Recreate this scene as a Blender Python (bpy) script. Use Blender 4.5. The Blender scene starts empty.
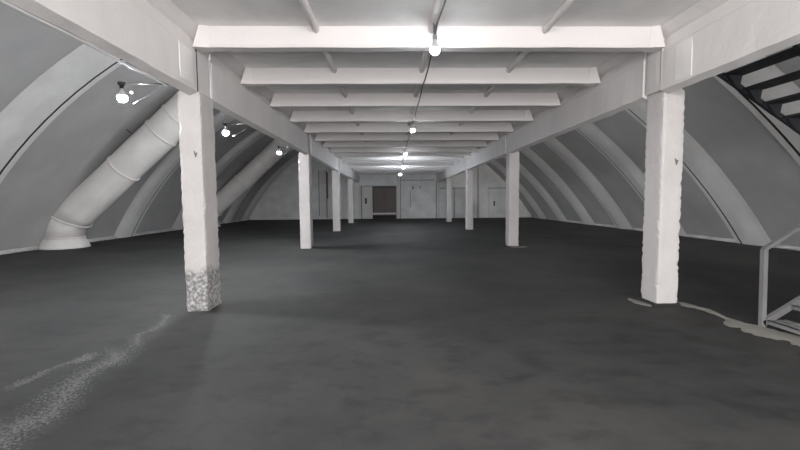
import bpy, bmesh, math, random
from mathutils import Vector, Matrix, noise
random.seed(7)
SC = bpy.context.scene
COL = SC.collection
PI = math.pi

# ------------------------------------------------------------------ materials
def new_mat(name):
    m = bpy.data.materials.new(name); m.use_nodes = True
    nt = m.node_tree
    b = nt.nodes['Principled BSDF']
    return m, nt, b
def N(nt, t, **kw):
    n = nt.nodes.new(t)
    for k, v in kw.items():
        if k in n.inputs.keys(): n.inputs[k].default_value = v
        else: setattr(n, k, v)
    return n
def ramp(nt, src, stops):
    r = nt.nodes.new('ShaderNodeValToRGB')
    el = r.color_ramp.elements
    while len(el) < len(stops): el.new(0.5)
    for e, (p, c) in zip(el, stops):
        e.position = p; e.color = (*c, 1) if len(c) == 3 else c
    nt.links.new(src, r.inputs['Fac'])
    return r.outputs['Color']
def mix(nt, fac, a, b, mode='MIX'):
    n = nt.nodes.new('ShaderNodeMix'); n.data_type = 'RGBA'; n.blend_type = mode
    for sock, v in ((n.inputs[0], fac), (n.inputs[6], a), (n.inputs[7], b)):
        if isinstance(v, (int, float)): sock.default_value = v
        elif isinstance(v, tuple): sock.default_value = (*v, 1)
        else: nt.links.new(v, sock)
    return n.outputs[2]
def math_n(nt, op, a, b=None):
    n = nt.nodes.new('ShaderNodeMath'); n.operation = op
    for s, v in zip(n.inputs, (a, b)):
        if v is None: continue
        if isinstance(v, (int, float)): s.default_value = v
        else: nt.links.new(v, s)
    return n.outputs[0]
def coord(nt):
    g = nt.nodes.new('ShaderNodeNewGeometry')     # world position
    return g.outputs['Position']
def tex(nt, vec, scale, detail=4, rough=.55, stretch=None):
    if stretch:
        mp = nt.nodes.new('ShaderNodeMapping'); mp.inputs['Scale'].default_value = stretch
        nt.links.new(vec, mp.inputs['Vector']); vec = mp.outputs['Vector']
    t = N(nt, 'ShaderNodeTexNoise', Scale=scale, Detail=detail, Roughness=rough)
    nt.links.new(vec, t.inputs['Vector'])
    return t.outputs['Fac']
def bump(nt, b, h, strength, dist=.02):
    n = N(nt, 'ShaderNodeBump', Strength=strength, Distance=dist)
    nt.links.new(h, n.inputs['Height']); nt.links.new(n.outputs['Normal'], b.inputs['Normal'])

def paint(name, c, vary=.10, rough=.75, bumps=.35, streak=(1, 1, 1), pits=0.0):
    m, nt, b = new_mat(name); P = coord(nt)
    n1 = tex(nt, P, 1.3, 5, .6, streak); n2 = tex(nt, P, 14, 4)
    dark = tuple(x*(1-vary) for x in c); lite = tuple(min(1, x*(1+vary*.6)) for x in c)
    col = ramp(nt, n1, [(.3, dark), (.7, lite)])
    if pits:
        n3 = tex(nt, P, 38, 2)
        f = ramp(nt, n3, [(.66, (0, 0, 0)), (.74, (1, 1, 1))])
        f2 = math_n(nt, 'MULTIPLY', f, pits)
        col = mix(nt, f2, col, tuple(x*.45 for x in c))
    nt.links.new(col, b.inputs['Base Color'])
    b.inputs['Roughness'].default_value = rough
    bump(nt, b, n2, bumps, .012)
    return m

M = {}
M['white'] = paint('white_paint', (.79, .76, .75), .07, .7, .35, pits=.35)
M['patch'] = paint('fresh_white_patch', (.92, .90, .89), .04, .7, .25)
M['beam'] = paint('beam_paint', (.83, .80, .79), .10, .7, .3, (1, .6, .25), pits=.3)
M['joist'] = paint('joist_paint', (.79, .755, .745), .07, .7, .25, (.35, 1, 1))
M['slab'] = paint('slab_paint', (.87, .86, .855), .12, .8, .25)
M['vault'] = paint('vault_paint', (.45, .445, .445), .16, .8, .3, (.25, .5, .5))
M['rib'] = paint('rib_paint', (.76, .75, .74), .10, .8, .3)
M['duct'] = paint('duct_paint', (.82, .79, .765), .10, .6, .12)
M['backwall'] = paint('back_wall_paint', (.86, .86, .85), .14, .8, .3)
M['curb'] = paint('lime_curb', (.55, .55, .54), .25, .9, .8, pits=.6)
M['rough'] = paint('rough_concrete', (.48, .46, .45), .25, .9, .9, pits=.9)
M['mortar'] = paint('dry_mortar', (.23, .22, .20), .3, .95, .9, pits=.5)
M['steel'] = paint('grey_steel_paint', (.20, .20, .20), .15, .5, .1)
M['unlit_steel'] = paint('dark_unlit_steel', (.035, .037, .042), .2, .5, .1)  # upper flight; the darkness of its unlit underside is in this colour
M['brown'] = paint('brown_shutter', (.155, .125, .115), .15, .6, .1, (1, 1, .2))
M['cable'] = paint('grey_cable', (.12, .12, .13), .1, .5, 0)
M['wcable'] = paint('white_cable', (.60, .60, .60), .1, .5, 0)
M['black'] = paint('black_plastic', (.02, .02, .02), .1, .4, 0)
M['socket'] = paint('socket_grey', (.25, .25, .26), .1, .4, 0)
M['seam'] = paint('seam_shade_and_chip', (.20, .20, .20), .2, .9, .2)
M['grout_shade'] = paint('dark_grout_and_shade', (.03, .03, .03), .3, .9, .8)  # grout, also dark strips that stand in for joint shade

def emit(name, c, s):
    m, nt, b = new_mat(name)
    b.inputs['Base Color'].default_value = (.9, .9, .9, 1)
    b.inputs['Emission Color'].default_value = (*c, 1)
    b.inputs['Emission Strength'].default_value = s
    return m
BULB = 70
M['bulb'] = emit('lit_bulb', (.93, .97, 1.0), BULB)
M['bulb_side'] = emit('lit_side_bulb', (.94, .97, 1.0), 1350)
M['bulb_dim'] = emit('lit_dim_bulb', (.94, .97, 1.0), 300)
M['bulb_far'] = emit('lit_far_bulb', (.86, .93, 1.0), 760)
M['bulb_fill'] = emit('added_fill_bulb', (1.0, .96, .93), 720)
M['pilot'] = emit('small_warm_lamp', (1, .9, .6), .9)

def pillar_mat():
    # limewashed concrete; bare pocked concrete foot where the wash has come off
    m, nt, b = new_mat('pillar_limewash'); P = coord(nt)
    n1 = tex(nt, P, 2.2, 5, .6); n2 = tex(nt, P, 22, 4)
    col = ramp(nt, n1, [(.3, (.60, .57, .56)), (.7, (.68, .65, .64))])
    pit = ramp(nt, tex(nt, P, 26, 3), [(.67, (0, 0, 0)), (.73, (1, 1, 1))])
    col = mix(nt, math_n(nt, 'MULTIPLY', pit, .3), col, (.3, .28, .27))
    nt.links.new(col, b.inputs['Base Color']); b.inputs['Roughness'].default_value = .8
    bump(nt, b, n2, .3, .01)
    return m
M['pillar'] = pillar_mat()
def foot_mat():
    m, nt, b = new_mat('worn_pillar_limewash'); P = coord(nt)
    n1 = tex(nt, P, 2.2, 5, .6); n2 = tex(nt, P, 22, 4)
    col = ramp(nt, n1, [(.3, (.60, .57, .56)), (.7, (.68, .65, .64))])
    sx = nt.nodes.new('ShaderNodeSeparateXYZ'); nt.links.new(P, sx.inputs[0])
    edge = math_n(nt, 'ADD', sx.outputs['Z'], math_n(nt, 'MULTIPLY', tex(nt, P, 6, 4), -.35))
    mask = ramp(nt, edge, [(.36, (1, 1, 1)), (.44, (0, 0, 0))])
    pock = ramp(nt, tex(nt, P, 24, 3), [(.38, (.22, .215, .21)), (.50, (.33, .325, .32)), (.64, (.60, .59, .58))])
    col = mix(nt, mask, col, pock)
    nt.links.new(col, b.inputs['Base Color']); b.inputs['Roughness'].default_value = .85
    bump(nt, b, tex(nt, P, 24, 3), .4, .015)
    return m
M['worn'] = foot_mat()

def floor_mat():
    m, nt, b = new_mat('dark_screed'); P = coord(nt)
    big = tex(nt, P, .45, 5, .6); mid = tex(nt, P, 2.6, 5, .6, (1, 1.6, 1)); fine = tex(nt, P, 60, 3)
    c1 = ramp(nt, big, [(.36, (.039, .040, .040)), (.64, (.067, .066, .064))])
    c2 = ramp(nt, mid, [(.34, (.50, .50, .50)), (.5, (.9, .9, .9)), (.66, (1.0, 1.0, 1.0))])
    col = mix(nt, .8, c1, c2, 'MULTIPLY')
    c3 = ramp(nt, fine, [(.3, (.85, .85, .85)), (.7, (1, 1, 1))])
    col = mix(nt, .7, col, c3, 'MULTIPLY')
    scuff = ramp(nt, tex(nt, P, 3.1, 6, .7, (1, 2.4, 1)), [(.66, (0, 0, 0)), (.72, (1, 1, 1))])
    col = mix(nt, math_n(nt, 'MULTIPLY', scuff, .35), col, (.03, .03, .03))
    sx = nt.nodes.new('ShaderNodeSeparateXYZ'); nt.links.new(P, sx.inputs[0])
    X, Y = sx.outputs['X'], sx.outputs['Y']
    wob = math_n(nt, 'MULTIPLY', math_n(nt, 'SUBTRACT', tex(nt, P, 1.5, 4), .5), .7)
    def dust(x0, slope, yc, half, w, thr, amount, col):
        xl = math_n(nt, 'ADD', math_n(nt, 'MULTIPLY', math_n(nt, 'SUBTRACT', Y, yc), slope), x0)
        d = math_n(nt, 'ABSOLUTE', math_n(nt, 'ADD', math_n(nt, 'SUBTRACT', X, xl), wob))
        a = math_n(nt, 'SUBTRACT', 1.0, math_n(nt, 'DIVIDE', d, w))
        e = math_n(nt, 'SUBTRACT', 1.0, math_n(nt, 'DIVIDE', math_n(nt, 'ABSOLUTE', math_n(nt, 'SUBTRACT', Y, yc)), half))
        a = math_n(nt, 'MINIMUM', math_n(nt, 'MAXIMUM', a, 0.0), math_n(nt, 'MAXIMUM', math_n(nt, 'MULTIPLY', e, 3.0), 0.0))
        g = math_n(nt, 'ADD', math_n(nt, 'MULTIPLY', a, .22), tex(nt, P, 45, 3, .8))
        k = ramp(nt, g, [(thr, (0, 0, 0)), (thr+.10, (1, 1, 1))])
        k = math_n(nt, 'MULTIPLY', k, math_n(nt, 'MINIMUM', math_n(nt, 'MULTIPLY', a, 3.0), amount))
        return mix(nt, k, col, (.26, .26, .255))
    col = dust(-2.62, -.20, 3.1, 1.0, .24, .64, .42, col)
    col = dust(-2.85, -.25, 4.6, .75, .16, .66, .4, col)
    col = dust(-3.05, .15, 3.5, .45, .09, .64, .4, col)
    nt.links.new(col, b.inputs['Base Color'])
    r = ramp(nt, mid, [(.3, (.72, .72, .72)), (.7, (.88, .88, .88))])
    nt.links.new(r, b.inputs['Roughness'])
    b.inputs['Specular IOR Level'].default_value = .25
    h = math_n(nt, 'ADD', math_n(nt, 'MULTIPLY', fine, .3), mid)
    bump(nt, b, h, .25, .02)
    return m
M['floor'] = floor_mat()

# ------------------------------------------------------------------ mesh helpers
def link(name, bm, mat, parent=None, smooth=False, bevel=0):
    me = bpy.data.meshes.new(name)
    bmesh.ops.recalc_face_normals(bm, faces=bm.faces[:])
    bm.to_mesh(me); bm.free()
    if smooth:
        for p in me.polygons: p.use_smooth = True
    me.materials.append(M[mat])
    o = bpy.data.objects.new(name, me); COL.objects.link(o)
    if parent is not None: o.parent = parent
    if bevel:
        md = o.modifiers.new('edge', 'BEVEL'); md.width = bevel; md.segments = 2; md.limit_method = 'ANGLE'
    return o
def tag(o, label, cat, group=None):
    o['label'] = label; o['category'] = cat; o['kind'] = 'thing'
    if group: o['group'] = group
    return o
def struct(o):
    o['kind'] = 'structure'; return o
def empty(name, loc, label, cat, group=None):
    o = bpy.data.objects.new(name, None); COL.objects.link(o); o.location = loc
    o.empty_display_size = .1
    return tag(o, label, cat, group)
def box(bm, x0, x1, y0, y1, z0, z1):
    v = [bm.verts.new((x, y, z)) for x in (x0, x1) for y in (y0, y1) for z in (z0, z1)]
    for f in ((0, 1, 3, 2), (4, 6, 7, 5), (0, 4, 5, 1), (2, 3, 7, 6), (0, 2, 6, 4), (1, 5, 7, 3)):
        bm.faces.new([v[i] for i in f])
def boxm(*a):
    bm = bmesh.new(); box(bm, *a); return bm
def grid_box(x0, x1, y0, y1, z0, z1, step, amp, edge_amp=0, seed=0, fr=6.0):
    """box with subdivided faces whose surface is roughened and whose arrises are chipped"""
    bm = bmesh.new(); box(bm, x0, x1, y0, y1, z0, z1)
    for ax, ln in ((0, x1-x0), (1, y1-y0), (2, z1-z0)):
        n = min(140, max(0, int(ln/step)-1))
        if n:
            es = [e for e in bm.edges if abs((e.verts[0].co-e.verts[1].co)[ax]) > 1e-6 and abs((e.verts[0].co-e.verts[1].co).length-abs((e.verts[0].co-e.verts[1].co)[ax])) < 1e-6]
            bmesh.ops.subdivide_edges(bm, edges=es, cuts=n, use_grid_fill=True)
    c = Vector(((x0+x1)/2, (y0+y1)/2, 0))
    for v in bm.verts:
        p = v.co.copy()
        q = p*fr + Vector((seed*17.3, seed*3.1, seed*7.7))
        n = noise.noise(q) + .5*noise.noise(q*2.3)
        onx = min(abs(p.x-x0), abs(p.x-x1)) < 1e-5; ony = min(abs(p.y-y0), abs(p.y-y1)) < 1e-5; onz = min(abs(p.z-z0), abs(p.z-z1)) < 1e-5
        d = amp*n
        if onx + ony + onz >= 2 and edge_amp:
            d = -edge_amp*max(0, noise.noise(q*1.7)+.15) * 2 - .004
        out = Vector((0, 0, 0))
        if onx: out.x = 1 if p.x > c.x else -1
        if ony: out.y = 1 if p.y > c.y else -1
        if onz and z1 - z0 < 1.0: out.z = 1 if p.z > (z0+z1)/2 else -1
        v.co += out*d
    return bm
def tube(bm, pts, r, seg=10, cap=True):
    pts = [Vector(p) for p in pts]; rings = []
    for i, p in enumerate(pts):
        t = (pts[min(i+1, len(pts)-1)] - pts[max(i-1, 0)]).normalized()
        a = Vector((0, 0, 1)) if abs(t.z) < .9 else Vector((1, 0, 0))
        u = t.cross(a).normalized(); w = t.cross(u)
        rr = r[i] if isinstance(r, (list, tuple)) else r
        rings.append([bm.verts.new(p + (u*math.cos(k*2*PI/seg) + w*math.sin(k*2*PI/seg))*rr) for k in range(seg)])
    for a, b in zip(rings, rings[1:]):
        for k in range(seg): bm.faces.new((a[k], a[(k+1) % seg], b[(k+1) % seg], b[k]))
    if cap: bm.faces.new(rings[0][::-1]); bm.faces.new(rings[-1])
def tubem(*a, **k):
    bm = bmesh.new(); tube(bm, *a, **k); return bm
def loft(rings, cap=True):
    bm = bmesh.new(); rv = [[bm.verts.new(p) for p in r] for r in rings]; n = len(rv[0])
    for a, b in zip(rv, rv[1:]):
        for k in range(n): bm.faces.new((a[k], a[(k+1) % n], b[(k+1) % n], b[k]))
    if cap: bm.faces.new(rv[0][::-1]); bm.faces.new(rv[-1])
    return bm
def lathe(profile, seg=20, c=(0, 0, 0)):
    rings = [[(c[0]+r*math.cos(k*2*PI/seg), c[1]+r*math.sin(k*2*PI/seg), c[2]+z) for k in range(seg)] for r, z in profile]
    return loft(rings)
def prism_y(poly, y0, y1, cuts=1):
    rings = [[(x, y0+(y1-y0)*i/cuts, z) for x, z in poly] for i in range(cuts+1)]
    return loft(rings)
def bar(bm, a, b, w, h, up=(0, 0, 1)):
    a, b = Vector(a), Vector(b); t = (b-a).normalized(); s = t.cross(Vector(up)).normalized(); u = s.cross(t)
    vs = [[bm.verts.new(p + s*i*w/2 + u*j*h/2) for i, j in ((-1, -1), (1, -1), (1, 1), (-1, 1))] for p in (a, b)]
    for k in range(4): bm.faces.new((vs[0][k], vs[0][(k+1) % 4], vs[1][(k+1) % 4], vs[1][k]))
    bm.faces.new(vs[0][::-1]); bm.faces.new(vs[1])
def barm(*a, **k):
    bm = bmesh.new(); bar(bm, *a, **k); return bm

# ------------------------------------------------------------------ measures of the hall
XL, XR = -2.54, 3.63            # inner faces of the two pillar rows
PLY = [5.30, 12.19, 18.98, 25.78]
PRY = [5.27, 12.06, 18.86, 25.65]
BZ, SLAB = 2.95, 3.74           # beam soffit, slab soffit
YB, YN = 31.4, -3.5             # far wall, wall behind
def circle3(a, b, c):
    (x1, y1), (x2, y2), (x3, y3) = a, b, c
    d = 2*(x1*(y2-y3)+x2*(y3-y1)+x3*(y1-y2))
    ux = ((x1*x1+y1*y1)*(y2-y3)+(x2*x2+y2*y2)*(y3-y1)+(x3*x3+y3*y3)*(y1-y2))/d
    uy = ((x1*x1+y1*y1)*(x3-x2)+(x2*x2+y2*y2)*(x1-x3)+(x3*x3+y3*y3)*(x2-x1))/d
    return ux, uy, math.hypot(x1-ux, y1-uy)
ARC = {'left': circle3((-11.3, 0), (-9.05, 3.2), (-6.65, 5.1)), 'right': circle3((11.25, 0), (9.2, 2.65), (7.5, 4.22))}
print('ARCS', ARC)
def arc(side, off, z0=-.1, x_end=.45, n=26):
    cx, cz, r = ARC[side]; r += off; s = -1 if side == 'left' else 1
    a0 = math.asin(max(-1, min(1, (z0-cz)/r)))
    a1 = math.acos(max(-1, min(1, (x_end-cx)/(s*r))))
    return [(cx + s*r*math.cos(a0+(a1-a0)*i/n), cz + r*math.sin(a0+(a1-a0)*i/n)) for i in range(n+1)]
RIB = .14                       # how far a rib stands in from the shell

# ------------------------------------------------------------------ shell
fl = bmesh.new(); box(fl, -13, 13, YN-.5, YB+.3, -.3, 0)
struct(link('floor', fl, 'floor'))
for side in ('left', 'right'):
    inner = arc(side, RIB); outer = arc(side, RIB+.25)
    struct(link('wall_'+side, prism_y(inner+outer[::-1], YN, YB, 12), 'vault', smooth=False))
    # rough lime curb where the shell meets the floor
    s = -1 if side == 'left' else 1
    base = arc(side, RIB, z0=0)[0][0]
    rings = []; ny = 170
    for i in range(ny+1):
        y = YN + (YB-YN)*i/ny
        a = .10 + .05*noise.noise(Vector((y*2.1, s, 0))) + .02*noise.noise(Vector((y*9, s, 3))); b = .12 + .05*noise.noise(Vector((y*3, s, 5)))
        rings.append([(base - s*a, y, 0), (base - s*a*.9, y, b*.45), (base - s*.06, y, b), (base + s*.05, y, b*1.1), (base + s*.05, y, 0)])
    struct(link('baseboard_'+side, loft(rings), 'curb', smooth=True))

wb = bmesh.new(); DX0, DX1, DZ = -1.53, .35, 2.60
box(wb, -12.5, DX0, YB, YB+.25, 0, 8); box(wb, DX1, 12.5, YB, YB+.25, 0, 8); box(wb, DX0, DX1, YB, YB+.25, DZ, 8)
struct(link('wall_back', wb, 'backwall'))
GX0, GX1, GZ = -1.8, 3.9, 4.2    # the open gate behind the camera: daylight comes in here
wf = bmesh.new(); box(wf, -12.5, GX0, YN-.2, YN, 0, 8); box(wf, GX1, 12.5, YN-.2, YN, 0, 8); box(wf, GX0, GX1, YN-.2, YN, GZ, 8)
struct(link('wall_front', wf, 'backwall'))
pd = bpy.data.lights.new('gate_portal', 'AREA'); pd.shape = 'RECTANGLE'; pd.size = GX1-GX0; pd.size_y = GZ
pd.cycles.is_portal = True
po = bpy.data.objects.new('gate_portal', pd); COL.objects.link(po); po.location = ((GX0+GX1)/2, YN-.1, GZ/2); po.rotation_euler = (PI/2, 0, 0)

# slab of the mezzanine on its joists
struct(link('ceiling', boxm(XL-.32, XR+.36, YN+.1, YB, SLAB, SLAB+.16), 'slab'))

# ------------------------------------------------------------------ arch ribs
ORD = ['first', 'second', 'third', 'fourth', 'fifth', 'sixth', 'seventh', 'eighth', 'ninth', 'tenth', 'eleventh', 'twelfth', 'thirteenth', 'fourteenth', 'fifteenth', 'sixteenth', 'seventeenth']
def rib(side, yfar, label):
    w = .60
    t = empty('arch_rib', (ARC[side][0] + (-1 if side == 'left' else 1)*ARC[side][2], yfar-w/2, 0), label, 'arch rib', 'curved ribs of the vault')
    inv = Matrix.Translation(-t.location)
    a = arc(side, 0, .003); b = arc(side, RIB-.012, .003)
    c = arc(side, RIB-.014, .003)
    def blend(k): return [(p[0]*(1-k)+q[0]*k, p[1]*(1-k)+q[1]*k) for p, q in zip(c, a)]
    rings = []
    for y, k in ((yfar-w-.30, 0), (yfar-w-.15, .22), (yfar-w, .62), (yfar-w+.15, .9), (yfar-w+.28, 1), (yfar, 1)):
        rings.append([(x, y, z) for x, z in blend(k)+b[::-1]])
    bm = loft(rings); bm.transform(inv)
    link('rib_body', bm, 'rib', t)
    g = arc(side, .03, .003)
    bm = prism_y(g+b[::-1], yfar+.001, yfar+.10, 1); bm.transform(inv)
    link('joint_strip', bm, 'grout_shade', t)  # dark strip fills the groove to paint in its shade
    a2 = arc(side, .035, .003)
    bm = prism_y(a2+b[::-1], yfar+.101, yfar+.26, 1); bm.transform(inv)
    link('edge_strip', bm, 'rib', t)
    return t
lab_l = ['pale curved rib on the left, nearest the camera, crossing above the big duct',
         'curved left rib whose foot shows between near duct and near pillar',
         'curved left rib just above the smaller distant duct',
         'curved left rib with its foot just beyond the distant duct',
         'curved left rib farthest from the camera, by the back wall']
for y, l in zip([10.1, 17.05, 21.25, 27.35, 30.7], lab_l): rib('left', y, l)
lab_r = ['curved right rib nearest the camera, passing under the dark stair',
         'curved right rib with its foot just right of the near right pillar',
         'curved right rib that passes behind the near right pillar',
         'curved right rib with its foot just left of the near right pillar',
         'fifth curved rib from the camera along the right wall',
         'sixth curved rib from the camera along the right wall, right of second pillar',
         'curved right rib seen just right of the second right pillar, near its shaft',
         ]
for y, l in zip([8.8, 12.2, 15.6, 19.0, 22.4, 25.8, 29.2], lab_r): rib('right', y, l)

# ------------------------------------------------------------------ pillars
def pillar(x0, x1, y0, d, label, seed, worn=False, inner=1):
    t = empty('concrete_pillar', ((x0+x1)/2, y0+d/2, 0), label, 'pillar', 'white concrete pillars')
    inv = Matrix.Translation(-t.location)
    bm = grid_box(x0, x1, y0, y0+d, 0, BZ, .04, .003, .008, seed, 10)
    for v in bm.verts:
        z = v.co.z
        if worn and z < .75:     # eaten away foot
            k = noise.noise(v.co*9+Vector((3, 1, 5)))*.02*(1-z/.75)
            v.co.x += k; v.co.y += k
    bm.transform(inv); link('shaft', bm, 'worn' if worn else 'pillar', t)
    if seed in (1, 11):          # small chipped spot on the camera side
        bm = bmesh.new(); cx, cz = (x0+.215, 2.12) if seed == 1 else (x0+.20, 1.98)
        bar(bm, (cx-.015, y0-.006, cz+.05), (cx+.005, y0-.006, cz-.02), .012, .016, up=(0, 1, 0))
        bar(bm, (cx+.02, y0-.006, cz+.03), (cx+.0, y0-.006, cz-.03), .012, .014, up=(0, 1, 0))
        bm.transform(inv); link('chipped_spot', bm, 'seam', t)
    # head between the ends of the two beams, set back from the face
    hx0, hx1 = (x0+.02, XL-.008) if inner > 0 else (XR+.006, x1-.02)
    bm = grid_box(hx0, hx1, y0+.03, y0+d-.03, BZ, SLAB, .06, .003, .006, seed+1)
    bm.transform(inv); link('head', bm, 'white', t)
    if inner > 0: return t
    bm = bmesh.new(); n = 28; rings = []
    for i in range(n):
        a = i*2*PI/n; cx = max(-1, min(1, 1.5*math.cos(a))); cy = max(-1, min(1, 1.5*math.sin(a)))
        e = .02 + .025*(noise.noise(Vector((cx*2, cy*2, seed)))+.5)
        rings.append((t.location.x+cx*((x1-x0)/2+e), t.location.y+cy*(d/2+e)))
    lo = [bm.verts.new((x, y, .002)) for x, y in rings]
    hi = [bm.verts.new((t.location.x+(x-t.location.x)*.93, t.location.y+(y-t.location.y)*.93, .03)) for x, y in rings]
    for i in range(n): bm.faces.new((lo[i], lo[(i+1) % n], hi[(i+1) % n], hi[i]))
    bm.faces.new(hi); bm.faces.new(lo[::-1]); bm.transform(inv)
    link('foot_grout', bm, 'grout_shade', t)
    return t
PW = .33
pl = ['white concrete pillar with a worn bare grey foot, near left',
      'second white pillar from the camera in the left row',
      'third white pillar from the camera in the left row',
      'white pillar of the left row nearest the white door leaf']
pr = ['white chipped pillar near right beside the metal stair',
      'second white pillar from the camera in the right row',
      'third white pillar from the camera in the right row',
      'white pillar of the right row nearest the back wall']
for i, y in enumerate(PLY): pillar(XL-PW+(.05 if i == 0 else 0), XL+(.02 if i == 0 else 0), y, .42, pl[i], i+1, worn=(i == 0), inner=1)
for i, y in enumerate(PRY): pillar(XR+(.05 if i == 0 else .02), XR+PW+(.02 if i == 0 else .01), y, .36, pr[i], i+11, inner=-1)

# ------------------------------------------------------------------ long beams between the pillar heads
def beam(side, y0, y1, label, seed):
    s = -1 if side == 'left' else 1; xi = XL if side == 'left' else XR
    prof = [(0, BZ-.006), (.095, BZ-.055), (.105, BZ+.12), (.05, BZ+.2), (.05, SLAB-.005), (-.10, SLAB-.005), (-.0, 3.64), (.035, 3.62), (.035, 3.595), (.012, 3.585), (.012, 3.475), (0, 3.45)]
    n = max(6, int((y1-y0)/.12)); rings = []
    for i in range(n+1):
        y = y0+(y1-y0)*i/n; r = []
        for k, (dx, z) in enumerate(prof):
            q = Vector((k*1.3, y*4, seed))
            j = noise.noise(q)*(.010 if k in (0, 1) else .004)
            r.append((xi + s*(dx + j), y, z + (noise.noise(q+Vector((9, 0, 0)))*.010 if k in (0, 1) else 0)))
        rings.append(r)
    t = empty('long_beam', (xi+s*.05, (y0+y1)/2, BZ), label, 'beam', 'long white beams on the pillars')
    inv = Matrix.Translation(-t.location)
    bm = loft(rings); bm.transform(inv)
    link('beam_body', bm, 'beam', t)
    return t, inv
names_b = {'left': ['long white beam on the left, nearest the camera, ending on the worn pillar', 'long left beam between the first and second left pillars', 'long left beam between the second and third left pillars', 'long left beam between third and fourth left pillars', 'short left beam from the last left pillar to the back wall'],
           'right': ['long white beam on the right, nearest the camera, beside the dark stair', 'long right beam between the first and second right pillars', 'long right beam between the second and third right pillars', 'long right beam between third and fourth right pillars', 'short right beam from the last right pillar to the back wall']}
for side, ys in (('left', PLY), ('right', PRY)):
    prev = -1.4
    for i, y in enumerate(ys + [YB]):
        end = y - .012 if i < 4 else YB-.005
        xj = XL if side == 'left' else XR
        t, inv = beam(side, prev, end, names_b[side][i], i+(20 if side == 'right' else 1))
        if side == 'left' and i == 0:
            bm = grid_box(XL-.002, XL+.016, 4.86, 5.18, 3.0, 3.43, .1, .002, .004, 3); bm.transform(inv)
            link('plaster_patch', bm, 'patch', t)
        if i < 4:                            # strip over the joint at the pillar head; dark left one paints its shade
            bm = boxm(xj-.02, xj+.004, y-.014, y+.002, BZ+.0, 3.62) if side == 'left' else boxm(xj-.003, xj+.02, y-.012, y-.002, BZ, 3.62)
            bm.transform(inv); link('joint_strip', bm, 'grout_shade' if side == 'left' else 'beam', t)
        if side == 'right' and i == 0:
            bm = grid_box(XR-.014, XR+.002, 4.72, 5.0, 2.97, 3.43, .1, .002, .004, 4); bm.transform(inv)
            link('plaster_patch', bm, 'patch', t)
        prev = y+(.42 if side == 'left' else .36)+.012

# ------------------------------------------------------------------ ceiling joists
JY0, JS, JB = 5.22, 1.59, 3.49
for k in range(17):
    y = JY0 + JS*k
    if y + .12 > YB: break
    lab = {0: 'white ceiling joist nearest the camera, behind the first hanging bulb', 16: 'white ceiling joist farthest away, above the back wall door'}.get(k, f'{ORD[k]} white ceiling joist counted from the camera')
    t = empty('ceiling_joist', ((XL+XR)/2, y+.08, JB), lab, 'joist', 'white ceiling joists')
    inv = Matrix.Translation(-t.location)
    n = 48; rings = []
    x0, x1 = XL-.0+.004, XR-.004
    for i in range(n+1):
        x = x0+(x1-x0)*i/n
        e = noise.noise(Vector((x*1.5, k*5.1, 0)))*.006
        f = noise.noise(Vector((x*5, k*5.1, 3)))*.004
        xt = x + (.108 if i == 0 else -.108 if i == n else 0)      # bevelled bearing
        rings.append([(x, y+.012, JB+e), (x, y-.0, JB+.03+f), (xt, y-.03, SLAB+.0), (xt, y+.20, SLAB+.0), (x, y+.17, JB+.03), (x, y+.155, JB+e)])
    bm = loft(rings); bm.transform(inv); link('joist_body', bm, 'joist', t)
    for x, s in ((x0, 1), (x1, -1)):          # haunch at each bearing
        bm = bmesh.new()
        pts = [(x, y-.03), (x+s*.02, y-.03), (x+s*.20, y-.0), (x+s*.20, y+.16), (x, y+.19)]
        lo = [bm.verts.new((px, py, JB-.006)) for px, py in pts]; hi = [bm.verts.new((px if abs(px-x) > .1 else x+s*.108, py-.04*(py < y+.05), SLAB)) for px, py in pts]
        for i in range(5): bm.faces.new((lo[i], lo[(i+1) % 5], hi[(i+1) % 5], hi[i]))
        bm.faces.new(lo[::-1]); bm.faces.new(hi); bm.transform(inv)
        link('haunch', bm, 'joist', t)

# ------------------------------------------------------------------ battens (white pipes) under the slab
for x, l in ((-.95, 'white round batten along the slab, left of the bulbs'), (2.02, 'white round batten along the slab, right of the bulbs'), (.535, 'white round batten along the slab, above the row of bulbs')):
    t = empty('ceiling_pipe', (x, 14, SLAB-.05), l, 'pipe', 'white pipes under the slab')
    edges = [-1.0] + [JY0+JS*k for k in range(17)]
    for k in range(len(edges)-1):
        a = edges[k] + (.21 if k else 0); b = edges[k+1]-.032
        if x > 0 and x < 1: b = a + (b-a)*1.0
        bm = tubem([(x, a, SLAB-.045), (x, b-.06, SLAB-.045), (x, b, SLAB-.05)], [.046, .046, .040], 12)
        bm.transform(Matrix.Translation(-t.location)); link('pipe_length', bm, 'joist', t, True)

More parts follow.
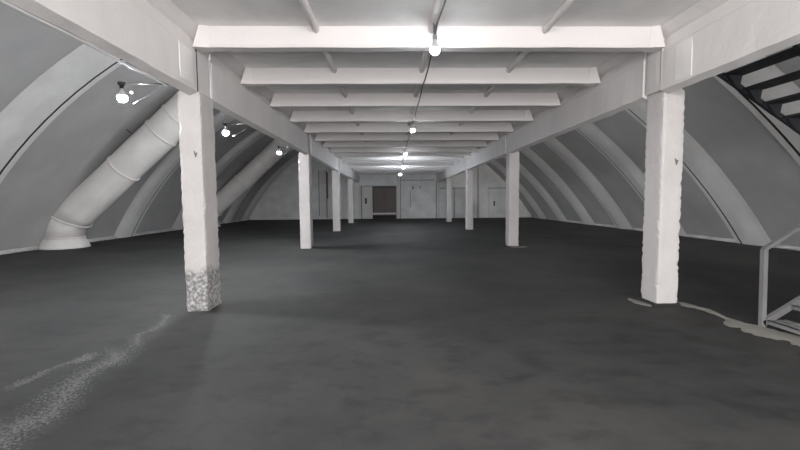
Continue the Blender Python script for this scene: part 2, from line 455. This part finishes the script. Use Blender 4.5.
# ------------------------------------------------------------------ hanging bulbs
def bulb_mesh(r=.058):
    prof = [(.0001, -.115), (r*.45, -.112), (r*.8, -.098), (r, -.072), (r*1.0, -.050), (r*.98, -.040), (.0001, -.040)]
    return lathe(prof, 16)
def neck_mesh():
    return lathe([(.0001, -.0395), (.060, -.0395), (.061, -.03), (.05, -.008), (.036, .01), (.026, .035), (.018, .045), (.018, .075), (.0001, .076)], 14)
bulb_me = link('glass', bulb_mesh(), 'bulb', None, True); neck_me = link('neck', neck_mesh(), 'wcable', None, True)
bulb_data, neck_data = bulb_me.data, neck_me.data
bpy.data.objects.remove(bulb_me); bpy.data.objects.remove(neck_me)
def add(name, data, parent, loc=(0, 0, 0)):
    o = bpy.data.objects.new(name, data); COL.objects.link(o); o.parent = parent; o.location = loc; return o
def pendant(x, y, zc, ztop, label, twist=True, data=None):
    t = empty('hanging_bulb', (x, y, ztop), label, 'light bulb', 'bare bulbs hanging in a row')
    dz = zc+.058-ztop
    g = add('glass_bulb', data or bulb_data, t, (0, 0, dz)); add('bulb_neck', neck_data, t, (0, 0, dz))
    link('lamp_socket', lathe([(.0001, dz+.07), (.024, dz+.07), (.028, dz+.085), (.026, dz+.12), (.008, dz+.13), (.0001, dz+.13)], 14), 'socket', t, True)
    n = 26; h0 = dz+.125
    for ph in (0, PI):
        pts = [(.014*math.cos(ph+i*.75)*(1 if twist else .3), .014*math.sin(ph+i*.75), h0+(0-h0)*i/(n-1)) for i in range(n)]
        link('cord', tubem(pts, .0065, 6), 'cable', t, True)
    link('hook', tubem([(.0, .0, 0), (.02, .0, .03), (.0, 0, .05), (-.02, 0, .03), (0, 0, 0)], .006, 6), 'cable', t, True)
    return t
PEND = [(.55, 4.90, 3.33, 3.62, 'hanging bulb nearest the camera, in front of the first joist'),
        (.555, 10.04, 3.27, 3.48, 'second hanging bulb from the camera, below the ceiling cable'),
        (.56, 15.6, 3.31, 3.48, 'third hanging bulb from the camera, small and half hidden'),
        (.57, 18.6, 3.05, 3.48, 'fourth hanging bulb from the camera, in the far hall'),
        (.53, 23.4, 3.02, 3.48, 'fifth hanging bulb, nearest the back wall door')]
def relit(m):
    d = bulb_data.copy(); d.materials.clear(); d.materials.append(M[m]); return d
far_data, fill_data = relit('bulb_far'), relit('bulb_fill')
for a in PEND: pendant(*a, twist=(a[1] < 6), data=far_data if a[1] > 18 else None)
pendant(.55, .0, 3.3, 3.60, 'added fill bulb above the camera, out of view', data=fill_data)  # unseen bulb added to brighten the near beams
# cable strung from joist to joist
pts = [(.60, 0.2, SLAB-.10), (.60, 4.4, SLAB-.10), (.575, 4.85, SLAB-.10), (.565, 5.02, JB+.06), (.56, 5.2, JB-.012)]
for k in range(0, 14):
    y = JY0+JS*k
    pts += [(.56, y+.1, JB-.012), (.56, y+JS*.35, JB-.05), (.56, y+JS*.75, JB-.05)]
o = link('ceiling_cable', tubem(pts, .011, 6), 'cable', None, True)
tag(o, 'dark cable strung under the joists from bulb to bulb', 'cable')

# lamps on arms outside the beams
bulb_side_data = bulb_data.copy(); bulb_side_data.materials.clear(); bulb_side_data.materials.append(M['bulb_side'])
def arm_lamp(xb, x, y, z, label, side=-1, pilot=False, data=None):
    t = empty('arm_lamp', (xb, y, z), label, 'lamp', 'bulbs on arms beside the beams')
    dx = x-xb
    link('arm', tubem([(0, 0, 0), (dx*.5, 0, .006), (dx, 0, 0)], .007, 8), 'black', t, True)
    link('wall_plate', boxm(-.012, .012, -.04, .04, -.05, .05), 'cable', t)
    link('lamp_socket', lathe([(.0001, .03), (.05, .028), (.05, -.005), (.026, -.015), (.026, -.055), (.0001, -.055)], 14, (dx, 0, 0)), 'black', t, True)
    add('bulb_neck', neck_data, t, (dx, 0, -.12)); add('glass_bulb', data or bulb_side_data, t, (dx, 0, -.12))
    link('cord', tubem([(dx*.35, .0, .0), (dx*.4, -.03, -.06), (dx*.52, -.05, -.16), (dx*.68, -.05, -.22), (dx*.8, -.03, -.26)], .004, 6), 'cable', t, True)
    if pilot: link('adapter', boxm(dx+.12, dx+.142, -.03, .0, -.125, -.095), 'pilot', t)
    return t
arm_lamp(XL-.30, -3.66, 5.5, 3.10, 'lit bulb on an arm left of the near left pillar, above the big duct', -1, True)
arm_lamp(XL-.11, -3.43, 8.27, 3.10, 'lit bulb on an arm seen just right of the near left pillar', -1)
arm_lamp(XL-.35, -3.49, 12.35, 3.175, 'lit bulb on an arm above the distant duct', -1)
arm_lamp(-8.85, -7.7, 2.2, 3.5, 'added fill bulb on an arm from the left wall, outside the left edge of the view', 1)  # unseen lamp added to brighten the left shell and duct
arm_lamp(XR+.36, 4.52, 12.23, 3.435, 'lit bulb on an arm outside the right beam by the second right pillar', 1, data=relit('bulb_dim'))

# cable clipped along the outer lower arris of the near left beam, and wire on the near left pillar head
o = link('beam_cable', tubem([(XL-.12, -1.2+i*.3, BZ-.065+.006*math.sin(i*1.7)) for i in range(21)], .013, 6), 'wcable', None, True)
tag(o, 'pale cable along the lower edge of the near left beam', 'cable')
o = link('pillar_wire', tubem([(XL+.012, PLY[0]+.36, 2.55), (XL+.012, PLY[0]+.365, 2.9), (XL+.015, PLY[0]+.36, 3.2), (XL+.012, PLY[0]+.36, 3.47), (XL+.05, PLY[0]+.30, 3.485)], .010, 6), 'wcable', None, True)
tag(o, 'thin pale wire running down the near left pillar head', 'wire')

# ------------------------------------------------------------------ big ducts down the left shell
def duct(y, label):
    R = .52; n = 40
    t = empty('ventilation_duct', (-10.93, y, 0), label, 'duct', 'large white ducts on the left wall')
    inv = Matrix.Translation(-t.location)
    def ring(cx, cz, ux, uz, r=R):
        return [(cx+ux*math.cos(k*2*PI/n), y+r*math.sin(k*2*PI/n), cz+uz*math.cos(k*2*PI/n)) for k in range(n)]
    d = Vector((.742, 0, .670)); p = Vector((.670, 0, -.742))      # slanted axis and its lower-side normal
    mx, mz = -10.70, .95
    mu = (.53, -.27)
    bm = loft([ring(-10.93, 0.0, .69, 0, .69), ring(-10.93, .05, .67, 0, .67), ring(-10.93, .33, .54, 0, .54)]); bm.transform(inv)
    link('base_skirt', bm, 'duct', t, True)
    bm = loft([ring(-10.93, .33, R, 0), ring(-10.86, .60, R, 0), ring(mx, mz, *mu)]); bm.transform(inv)
    link('upright_sleeve', bm, 'duct', t, True)
    s = [0.45, 1.2, 2.0, 2.8, 3.6, 4.4, 5.2, 6.0, 7.2]
    def ax(q): return mx+d.x*q, mz+d.z*q
    rings = [ring(mx, mz, *mu)]
    for i, q in enumerate(s):
        cx, cz = ax(q); w = R*(1+.008*math.sin(i*2.2)); rings.append(ring(cx, cz, p.x*w, p.z*w, w))
    bm = loft(rings); bm.transform(inv); link('slanted_tube', bm, 'duct', t, True)
    def band(cx, cz, ux, uz, wx, wz):
        k1 = 1.06
        bm = loft([ring(cx-wx, cz-wz, ux, uz, R), ring(cx-wx, cz-wz, ux*k1, uz*k1, R*k1), ring(cx+wx, cz+wz, ux*k1, uz*k1, R*k1), ring(cx+wx, cz+wz, ux, uz, R)], False)
        bm.transform(inv); link('joint_band', bm, 'duct', t, True)
    band(-10.93, .34, R*1.02, 0, 0, .022)
    band(mx, mz, mu[0]*1.01, mu[1]*1.01, .015, .02)
    for q in (2.48, 4.2, 4.95):
        cx, cz = ax(q); band(cx, cz, p.x*R, p.z*R, d.x*.03, d.z*.03)
    cx, cz = ax(3.55)                          # small bracket on the upper side
    bm = barm((cx-p.x*.54, y-.2, cz-p.z*.54), (cx-p.x*.72-.05, y-.2, cz-p.z*.72+.03), .03, .03, up=(0, 1, 0)); bm.transform(inv)
    link('hanger', bm, 'cable', t)
    return t
duct(13.2, 'large white slanted duct with flared skirt on the floor, left wall')
duct(23.4, 'distant white slanted duct seen between the first two left pillars')

# ------------------------------------------------------------------ steel stair on the right
st = empty('metal_staircase', (4.28, 4.33, 0), 'dark metal staircase rising beyond the right beam, with grey handrail', 'staircase')
def stp(name, bm, mat, parent=None):
    bm.transform(Matrix.Translation(-st.location)); return link(name, bm, mat, st if parent is None else parent)
YF, YNr = 4.33, 3.35                     # lower flight
SL = .62
def zl(x): return .03+SL*(x-4.28)
XE = 7.3
def angle_bar(a, b, w=.06, th=.008):
    bm = bmesh.new(); a = Vector(a); b = Vector(b)
    bar(bm, a, b, w, th); bar(bm, a+Vector((0, w/2, -w/2)), b+Vector((0, w/2, -w/2)), th, w); return bm
for y in (YF, YNr):
    stp('stringer', barm((4.27, y, zl(4.27)+.02), (XE, y, zl(XE)), .05, .065), 'steel')
    stp('rail_post', barm((4.27, y, 0), (4.25, y, .90), .05, .05, up=(1, 0, 0)), 'steel')
    stp('rail_post', barm((XE, y, zl(XE)), (XE, y, zl(XE)+.9), .06, .05, up=(1, 0, 0)), 'steel')
    stp('handrail', barm((4.24, y, .90), (XE, y, zl(XE)+.92), .05, .035), 'steel')
for k in range(11):
    x = 4.30+.275*k; z = zl(x)+.05
    bm = bmesh.new()
    box(bm, x, x+.05, YNr+.03, YF-.03, z-.01, z); box(bm, x, x+.008, YNr+.03, YF-.03, z-.05, z)
    for j in range(3): box(bm, x+.075+j*.06, x+.105+j*.06, YNr+.03, YF-.03, z-.012, z)
    stp('tread', bm, 'steel')
# landing
stp('landing', boxm(XE, XE+1.0, YNr, 5.85, 1.86, 1.92), 'steel')
for y in (YNr+.05, 5.8): stp('landing_leg', boxm(XE+.85, XE+.91, y-.03, y+.03, 0, 1.86), 'steel')
# upper flight, back towards the mezzanine
def zu(x): return 3.37-.667*(x-4.88)
U0, U1 = 4.70, 5.80
for y in (U0, U1):
    stp('stringer', barm((4.05, y, zu(4.05)-.04), (XE+.05, y, zu(XE+.05)-.04), .05, .07), 'unlit_steel')
for k in range(9):
    x = 5.24-.31*2+.31*k; z = zu(x)-.02
    if x < 4.2 or x > XE: continue
    bm = boxm(x-(.30 if x < 4.8 else .03), x+.25, U0-.28, U1-.02, z-.035, z)
    tr = stp('tread', bm, 'unlit_steel')
    for y in (U1-.06, U0+.06):
        b2 = bmesh.new()
        vs = [(x+.02, z-.035), (x+.22, z-.035), (x+.20, z-.16), (x+.14, z-.20)]
        lo = [b2.verts.new((a, y-.02, c)) for a, c in vs]; hi = [b2.verts.new((a, y+.02, c)) for a, c in vs]
        for i in range(4): b2.faces.new((lo[i], lo[(i+1) % 4], hi[(i+1) % 4], hi[i]))
        b2.faces.new(lo[::-1]); b2.faces.new(hi)
        stp('tread_bracket', b2, 'unlit_steel', tr)

# ------------------------------------------------------------------ mortar left on the floor
def spill(path, label, seed, h=.018):
    """path: (x, y, half width) along a run of dried mortar"""
    pts = []
    for (a, b) in zip(path, path[1:]):
        for i in range(14):
            f = i/14; pts.append([a[j]+(b[j]-a[j])*f for j in range(3)])
    pts.append(list(path[-1])); rings = []
    for i, (x, y, w) in enumerate(pts):
        a = Vector(pts[max(i-1, 0)][:2]); b = Vector(pts[min(i+1, len(pts)-1)][:2]); t = (b-a).normalized(); nrm = Vector((-t.y, t.x))
        r = []
        for k in range(7):
            u = k/3-1
            ww = w*(1+.55*noise.noise(Vector((x*5, y*5, seed+(1 if u > 0 else 4)))) + .45*noise.noise(Vector((x*17, y*17, seed+u))))
            q = Vector((x, y))+nrm*u*ww
            z = h*(1-abs(u)**2.5)*(1+.5*noise.noise(Vector((q.x*14, q.y*14, seed))))
            r.append((q.x, q.y, .001+max(0, z)))
        rings.append(r)
    bm = bmesh.new(); rv = [[bm.verts.new(p) for p in r] for r in rings]
    for a, b in zip(rv, rv[1:]):
        for k in range(6): bm.faces.new((a[k], a[k+1], b[k+1], b[k]))
    o = link('mortar_spill', bm, 'mortar', None, True)
    return tag(o, label, 'mortar spill')
spill([(3.97, 5.45, .03), (4.10, 5.32, .10), (4.18, 5.0, .06), (4.13, 4.62, .03), (4.10, 4.42, .16), (4.16, 4.1, .17), (4.28, 3.75, .18), (4.35, 3.3, .2), (4.4, 2.9, .12)], 'dried grey mortar trail from near right pillar to stair foot', 2)
spill([(3.50, 5.62, .03), (3.53, 5.5, .06), (3.55, 5.35, .07), (3.58, 5.22, .02)], 'small dried mortar lump at left foot of near right pillar', 5)
spill([(3.72, 11.98, .05), (3.95, 11.95, .09), (4.2, 12.05, .05)], 'pale mortar patch at foot of the second right pillar', 8, .02)

# ------------------------------------------------------------------ back wall details
d1 = struct(link('door_1', boxm(DX0, DX1, YB+.14, YB+.2, .0, DZ), 'brown'))
def dp(name, bm, mat): return link(name, bm, mat, d1)
dp('bottom_rail', boxm(DX0, DX1, YB+.09, YB+.14, .34, .47), 'rib')
dp('bottom_gap', boxm(DX0, DX1, YB+.10, YB+.14, .03, .26), 'grout_shade')
dp('top_rail', boxm(DX0, DX1, YB+.10, YB+.14, DZ-.09, DZ), 'grout_shade')
dp('side_rail', boxm(DX0, DX0+.05, YB+.10, YB+.14, .26, DZ-.09), 'grout_shade')
dl = empty('door_leaf', (-1.95, YB-.05, 0), 'white door leaf standing open left of the brown doorway', 'door leaf')
def dlp(name, bm, mat, parent=None):
    bm.transform(Matrix.Translation(-dl.location)); return link(name, bm, mat, parent or dl)
dlp('panel', boxm(-2.36, -1.55, YB-.08, YB-.02, .03, 2.56), 'white')
hp = dlp('handle_plate', boxm(-2.13, -1.97, YB-.10, YB-.08, 1.22, 1.66), 'black')
dlp('latch', boxm(-2.08, -2.02, YB-.12, YB-.10, 1.36, 1.50), 'steel', hp)
def trim(n, *b, mat='rib'):
    return struct(link('trim_%d' % n, boxm(*b), mat))
trim(1, .40, .70, YB-.10, YB, 0, 3.56, mat='white')           # pilaster right of the door
trim(2, -2.60, -2.42, YB-.08, YB, 0, 2.75)
trim(3, -2.42, .40, YB-.03, YB, 2.62, 2.72)
trim(4, .70, 3.6, YB-.03, YB, 2.62, 2.68)
trim(5, 3.62, 3.90, YB-.08, YB, 0, 3.0, mat='white')
trim(6, 3.9, 6.6, YB-.04, YB, 2.42, 2.52)
trim(7, 6.62, 6.92, YB-.12, YB, 0, 5.5, mat='white')
trim(8, 7.8, 10.2, YB-.05, YB, 2.40, 2.50)
trim(9, 7.8, 7.9, YB-.05, YB, 0, 2.40)
trim(10, -5.75, -5.20, YB-.10, YB, .2, 3.9, mat='white')
trim(11, -4.0, -3.6, YB-.06, YB, 0, 3.0)
trim(12, -12, DX0-.05, YB-.06, YB-.0, 0, .14, mat='curb') if False else None
def gap_shade(n, x, z0, z1, w=.05): return struct(link('trim_%d' % n, boxm(x, x+w, YB-.115, YB, z0, z1), 'seam'))  # dark strips that paint shade into the gaps by the trims
gap_shade(12, -2.425, 0, 2.62, .05); gap_shade(13, .352, 0, 2.62, .045); gap_shade(14, -5.20, .1, 3.9, .06); gap_shade(15, -5.80, .3, 3.9, .05)
gap_shade(16, 6.93, 0, 5.2, .05); gap_shade(17, 5.02, 0, 2.42, .04); gap_shade(18, 3.58, 0, 2.95, .04); gap_shade(19, .705, 0, 3.5, .04); gap_shade(20, 1.5, .9, 2.3, .025)
struct(link('trim_21', boxm(3.9, 6.6, YB-.05, YB, 2.38, 2.42), 'seam')); struct(link('trim_22', boxm(7.8, 10.2, YB-.06, YB, 2.36, 2.40), 'seam'))  # painted shade lines along the horizontal trims
struct(link('trim_23', boxm(.75, 3.55, YB-.04, YB, 3.05, 3.09), 'seam')); struct(link('trim_24', boxm(-2.42, .35, YB-.04, YB, 2.585, 2.62), 'seam'))
rod = empty('wall_rod', (-5.1, YB-.12, 2.4), 'dark rod with bracket on the back wall, left of second left pillar', 'rod')
b = tubem([(0, 0, -.75), (0, 0, 1.35)], .045, 8); link('rod', b, 'cable', rod, True)
for z in (-.55, 1.2): link('bracket', boxm(-.10, .0, .0, .08, z, z+.06), 'cable', rod)
for i, (x, z, w, h, l) in enumerate(((1.72, 2.45, .10, .22, 'dark bracket on the back wall right of the pilaster, left one'), (2.30, 2.5, .07, .16, 'small dark bracket on the back wall, right of the other bracket'),
                                     (7.0+1.3, 1.15, .10, .40, 'dark mark-like handle on the far right panel of the back wall'))):
    t = empty('wall_bracket', (x, YB-.03, z), l, 'bracket')
    link('plate', boxm(-w/2, w/2, -.02, .03, -h/2, h/2), 'black', t)
    link('hook', tubem([(0, -.02, h*.3), (0, -.08, h*.2), (0, -.09, -.02), (0, -.05, -.06)], .012, 6), 'black', t, True)

# ------------------------------------------------------------------ world, camera
w = bpy.data.worlds.new('dim_outside'); SC.world = w; w.use_nodes = True
w.node_tree.nodes['Background'].inputs[0].default_value = (1.0, .98, .975, 1)
w.node_tree.nodes['Background'].inputs[1].default_value = 6.6

F_PX, PITCH, YAW, ROLL = 389.637, -.0643148, .0211475, -.0080881
Fv = Vector((math.sin(YAW)*math.cos(PITCH), math.cos(YAW)*math.cos(PITCH), math.sin(PITCH)))
Rv = Vector((math.cos(YAW), -math.sin(YAW), 0)); Uv = Rv.cross(Fv)
R2 = Rv*math.cos(ROLL)+Uv*math.sin(ROLL); U2 = Uv*math.cos(ROLL)-Rv*math.sin(ROLL)
cd = bpy.data.cameras.new('camera'); cam = bpy.data.objects.new('camera', cd); COL.objects.link(cam)
cd.sensor_width = 36; cd.lens = F_PX*36/800; cd.clip_start = .05; cd.clip_end = 200
cam.matrix_world = Matrix(((R2.x, U2.x, -Fv.x, 0), (R2.y, U2.y, -Fv.y, 0), (R2.z, U2.z, -Fv.z, 1.5), (0, 0, 0, 1)))
SC.camera = cam

vs = SC.view_settings
vs.view_transform = 'Standard'; vs.look = 'None'; vs.gamma = 1; vs.exposure = .75; vs.use_curve_mapping = False
SC.display_settings.display_device = 'sRGB'
SC.cycles.use_denoising = True
SC.cycles.max_bounces = 10; SC.cycles.diffuse_bounces = 6
SC.cycles.sample_clamp_indirect = 8
